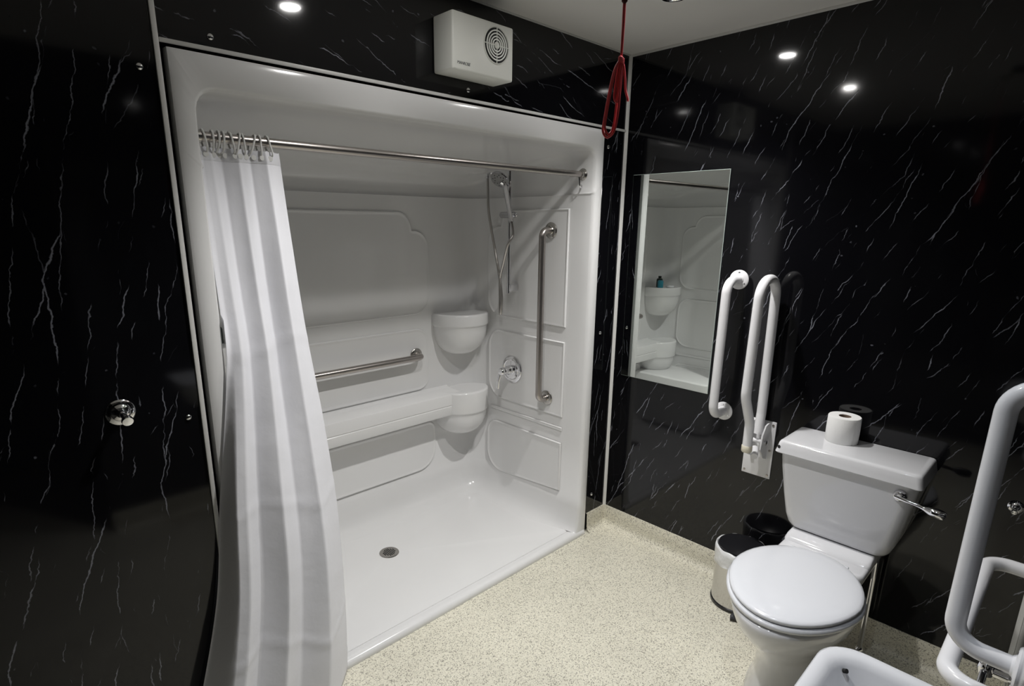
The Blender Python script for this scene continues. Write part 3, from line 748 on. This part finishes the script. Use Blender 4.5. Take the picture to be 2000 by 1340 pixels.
b = BM(); rings = []
for z, hw, x0, rr in ((.30, .10, -.30, .02), (.36, .128, -.32, .03), (.40, .138, -.325, .03), (.418, .140, -.322, .028), (.425, .134, -.312, .025)):
    rings.append(rrect(x0, XR-.012, TY-hw, TY+hw, rr, 5, z))
loops(b, rings, cap0=True, cap1=True)
rings = []
for z, hw, x0 in ((.415, .140, -.255), (.428, .142, -.250), (.440, .139, -.232), (.448, .135, -.200)):
    rings.append(rrect(x0, XR-.015, TY-hw, TY+hw, .02, 5, z))
loops(b, rings, cap0=True, cap1=True)
obj('pan_platform', b, PORC, wc, angle=60)
# seat and lid
def plate(rs, caps=(True, True)):
    b = BM(); loops(b, rs, cap0=caps[0], cap1=caps[1]); return b
sc_, sa, sb = -.547, .251, .199
b = plate([egg(sc_, sa-.01, sb-.01, .414), egg(sc_, sa, sb, .420), egg(sc_, sa, sb, .430), egg(sc_, sa-.006, sb-.006, .435)])
obj('seat', b, SEATM, wc, angle=60)
lz = .438
b = plate([egg(sc_, sa-.012, sb-.012, lz-.002), egg(sc_, sa-.009, sb-.009, lz+.002), egg(sc_, sa-.006, sb-.006, lz+.008), egg(sc_, sa-.009, sb-.009, lz+.013), egg(sc_, sa-.018, sb-.018, lz+.0165), egg(sc_, sa-.04, sb-.04, lz+.0195), egg(sc_, sa-.10, sb-.09, lz+.0215)])
obj('lid', b, SEATM, wc, angle=60)
for s in (-1, 1):
    b = BM(); lathe(b, [(.011, -.02), (.012, -.018), (.012, .018), (.011, .02)], (-.322, TY+s*.075, .436), (0, 1, 0), 18); obj('hinge', b, SEATM, wc)
# cistern
b = BM(); rings = []
for z, hw, x0, rr in ((.447, .130, -.160, .03), (.449, .146, -.178, .035), (.456, .160, -.190, .04), (.470, .169, -.196, .04), (.50, .179, -.200, .04), (.58, .195, -.203, .04), (.68, .210, -.206, .035), (.757, .219, -.207, .032)):
    rings.append(rrect(x0, XR-.004, TY-hw-.006, TY+hw-.006, [rr, .012, .012, rr], 7, z))
loops(b, rings, cap0=True, cap1=True); obj('cistern', b, PORC, wc, angle=60)
b = BM(); rings = []
for z, g, rr in ((.758, -.016, .010), (.752, -.004, .010), (.7505, .008, .010), (.7535, .0105, .010), (.77, .0065, .011), (.788, .003, .012), (.7945, -.0005, .012), (.797, -.005, .012), (.7978, -.014, .010)):
    rings.append(rrect(-.232-g, XR-.003-max(0, -g)*.3, TY-.222-g-.006, TY+.214+g-.006, [rr+.006, .008, .008, rr+.004], 7, z))
loops(b, rings, cap0=True, cap1=True); cl = obj('cistern_lid', b, PORC, wc, angle=40)
b = BM(); lathe(b, [(.0065, -.002), (.0065, .001), (.005, .0014), (.0005, .0012)], (-.236, TY+.206, .772), (-.8, .5, .15), 14); obj('fixing_hole', b, DARK, cl)
lv = Vector((-.206, -1.300, .705))
b = BM(); lathe(b, [(.020, -.004), (.021, .004), (.018, .010), (.012, .013), (.010, .022)], lv, (-1, 0, 0), 24); fe = obj('flush_lever', b, CHR, wc)
b = BM(); a0 = lv + Vector((-.020, .012, .002))
tube(b, catmull([a0, lv + Vector((-.024, -.02, -.002)), lv + Vector((-.026, -.055, -.006)), lv + Vector((-.030, -.080, -.010)), lv + Vector((-.032, -.100, -.012)), lv + Vector((-.032, -.122, -.014)), lv + Vector((-.032, -.130, -.015))], 5), lambda t: .0065 if t < .45 else (.0065+.009*math.sin(PI*min(1, (t-.45)/.55))*1.0 + .001), 14)
obj('lever_arm', b, CHR, fe)
b = BM(); tube(b, [(-.095, -1.253, .47), (-.095, -1.253, .30), (-.093, -1.252, .04), (-.093, -1.252, .0)], .0085, 14)
lathe(b, [(.013, .0), (.013, .03), (.009, .034)], (-.095, -1.253, .425), seg=6)
lathe(b, [(.016, 0), (.016, .012), (.010, .02)], (-.093, -1.252, .0), seg=16)
obj('supply_pipe', b, CHR, wc)
# toilet roll on the cistern
rp = Vector((-.073, -1.072, .797)); rr_, rh, ri = .0535, .098, .0205
tr = empty('toilet_roll', rp, 'white toilet roll standing upright on the cistern lid', 'toilet roll')
b = BM(); lathe(b, [(ri, .0), (rr_-.002, 0), (rr_, .003), (rr_+.0006, rh*.5), (rr_, rh-.003), (rr_-.002, rh), (ri, rh-.001), (ri, 0)], rp, seg=48, cap=False); obj('paper', b, PAPER, tr)
b = BM(); lathe(b, [(ri, rh-.0015), (ri-.0012, rh-.0012), (ri-.0012, .001), (ri, .001)], rp, seg=36, cap=False); obj('core', b, CARD, tr)
b = BM(); p0 = [rp + Vector(((rr_+.0012)*math.cos(a), (rr_+.0012)*math.sin(a), 0)) for a in [math.radians(q) for q in range(236, 262, 3)]]
loops(b, [[p + Vector((0, 0, z)) for p in p0] for z in (.001, rh-.001)], closed=False); obj('loose_end', b, PAPER, tr)

# ------------------------------------------------------------------ pedal bin
bp = Vector((-.147, -.797, 0)); br = .098; bh = .262
pb = empty('pedal_bin', bp, 'small steel pedal bin with a black lid and white liner, beside the toilet', 'bin')
b = BM(); lathe(b, [(br, .014), (br+.0005, .02), (br, .10), (br-.001, bh-.018), (br-.004, bh-.01)], bp, seg=44, cap=False); obj('body', b, BINM, pb)
b = BM(); lathe(b, [(br+.002, 0), (br+.004, .004), (br+.004, .014), (br, .018)], bp, seg=44); obj('base_ring', b, BLACK, pb)
b = BM(); rings = []
for k, (dr, z) in enumerate(((-.006, bh-.008), (-.001, bh+.003), (.0045, bh+.001), (.006, bh-.012), (.0045, bh-.03), (.006, bh-.048), (.0035, bh-.066), (.003, bh-.072))):
    rings.append([bp + Vector(((br+dr+.0016*math.sin(7*a+k*1.7)+.001*math.sin(13*a+k))*math.cos(a), (br+dr+.0016*math.sin(7*a+k*1.7))*math.sin(a), z + .005*math.sin(3*a+k*.6)*(k > 2)+.002*math.sin(11*a)*(k > 0))) for a in [2*PI*q/64 for q in range(64)]])
loops(b, rings); obj('bin_liner', b, BAG, pb, angle=80)
b = BM(); lathe(b, [(br-.010, bh-.006), (br-.004, bh+.002), (br-.006, bh+.008), (br-.03, bh+.014), (.03, bh+.018), (.001, bh+.0185)], bp, seg=44); obj('lid', b, BLACK, pb)
pd = Vector((-.86, -.40, 0)).normalized()
b = BM(); pv = bp + pd*(br-.01); sd = Vector((-pd.y, pd.x, 0))
loops(b, [[pv + pd*d + sd*s_*wd + Vector((0, 0, z+h)) for s_, h in ((-1, 0), (1, 0), (1, .007), (-1, .007))] for d, wd, z in ((0, .012, .016), (.03, .012, .014), (.045, .022, .010), (.062, .022, .007))], cap0=True, cap1=True)
obj('pedal', b, BLACK, pb)
b = BM(); tube(b, [bp + Vector((.085, .045, bh-.02)), bp + Vector((.094, .0, bh-.005)), bp + Vector((.085, -.045, bh-.02))], .006, 10); obj('hinge', b, BLACK, pb)

# ------------------------------------------------------------------ small basin, bottom right
BX0, BX1, BY0, BY1, BZ = -1.655, -1.232, YN, -1.388, .790
bs = empty('wash_basin', ((BX0+BX1)/2, YN, .62), 'small white hand basin, its corner cut by the bottom picture edge', 'basin')
def br_(g, z, rr=.07): return rrect(BX0+g, BX1-g, BY0+(g if g > .012 else 0), BY1-g, [.012, .012, rr, rr], 8, z)
b = BM(); rings = [br_(.085, BZ-.150, .06), br_(.06, BZ-.135, .07), br_(.028, BZ-.085, .075), br_(.008, BZ-.03, .07), br_(.001, BZ-.010, .066), br_(.002, BZ-.003, .065), br_(.007, BZ, .066), br_(.020, BZ-.001, .06), br_(.028, BZ-.005, .055), br_(.034, BZ-.014, .052), br_(.050, BZ-.05, .05), br_(.066, BZ-.085, .05), br_(.10, BZ-.10, .03)]
loops(b, rings, cap0=True, cap1=True); obj('bowl', b, PORC, bs, angle=60)
OVF = (-1.292, -1.4375, .774)
b = BM(); lathe(b, [(.0042, -.004), (.0042, .003), (.001, .0032)], OVF, (-.25, -.75, .5), 12); obj('overflow_hole', b, DARK, bs)
b = BM(); lathe(b, [(.02, -.101), (.02, -.098), (.016, -.097), (.001, -.099)], ((BX0+BX1)/2, -1.53, BZ), seg=20); obj('waste', b, CHR, bs)
b = BM(); tube(b, bend([((BX0+BX1)/2, -1.55, BZ-.15), ((BX0+BX1)/2, -1.55, BZ-.34), ((BX0+BX1)/2, YN, BZ-.34)], .03), .016, 14); obj('trap', b, PLAS, bs)
# chrome stop valve under the horizontal rail
vv = Vector((-.955, -1.612, .688))
sv = empty('stop_valve', (vv.x, YN, vv.z), 'chrome pipe valve with a dark stem below the horizontal white rail', 'valve')
b = BM(); lathe(b, [(.018, 0), (.018, .004), (.009, .008), (.009, .043)], (vv.x, YN, vv.z), (0, 1, 0), 18); obj('wall_stub', b, CHR, sv)
b = BM(); lathe(b, [(.003, -.016), (.012, -.012), (.015, 0), (.012, .012), (.004, .016)], vv, seg=18); obj('valve_body', b, CHR, sv)
b = BM(); tube(b, [vv + Vector((-.075, .002, -.006)), vv + Vector((-.03, .002, -.002)), vv + Vector((.03, .002, -.002)), vv + Vector((.075, .0, -.006))], .0065, 12); obj('pipe_arm', b, CHR, sv)
b = BM(); tube(b, [vv + Vector((0, 0, .012)), vv + Vector((.0, 0, .05))], .005, 10); obj('stem', b, BLACK, sv)
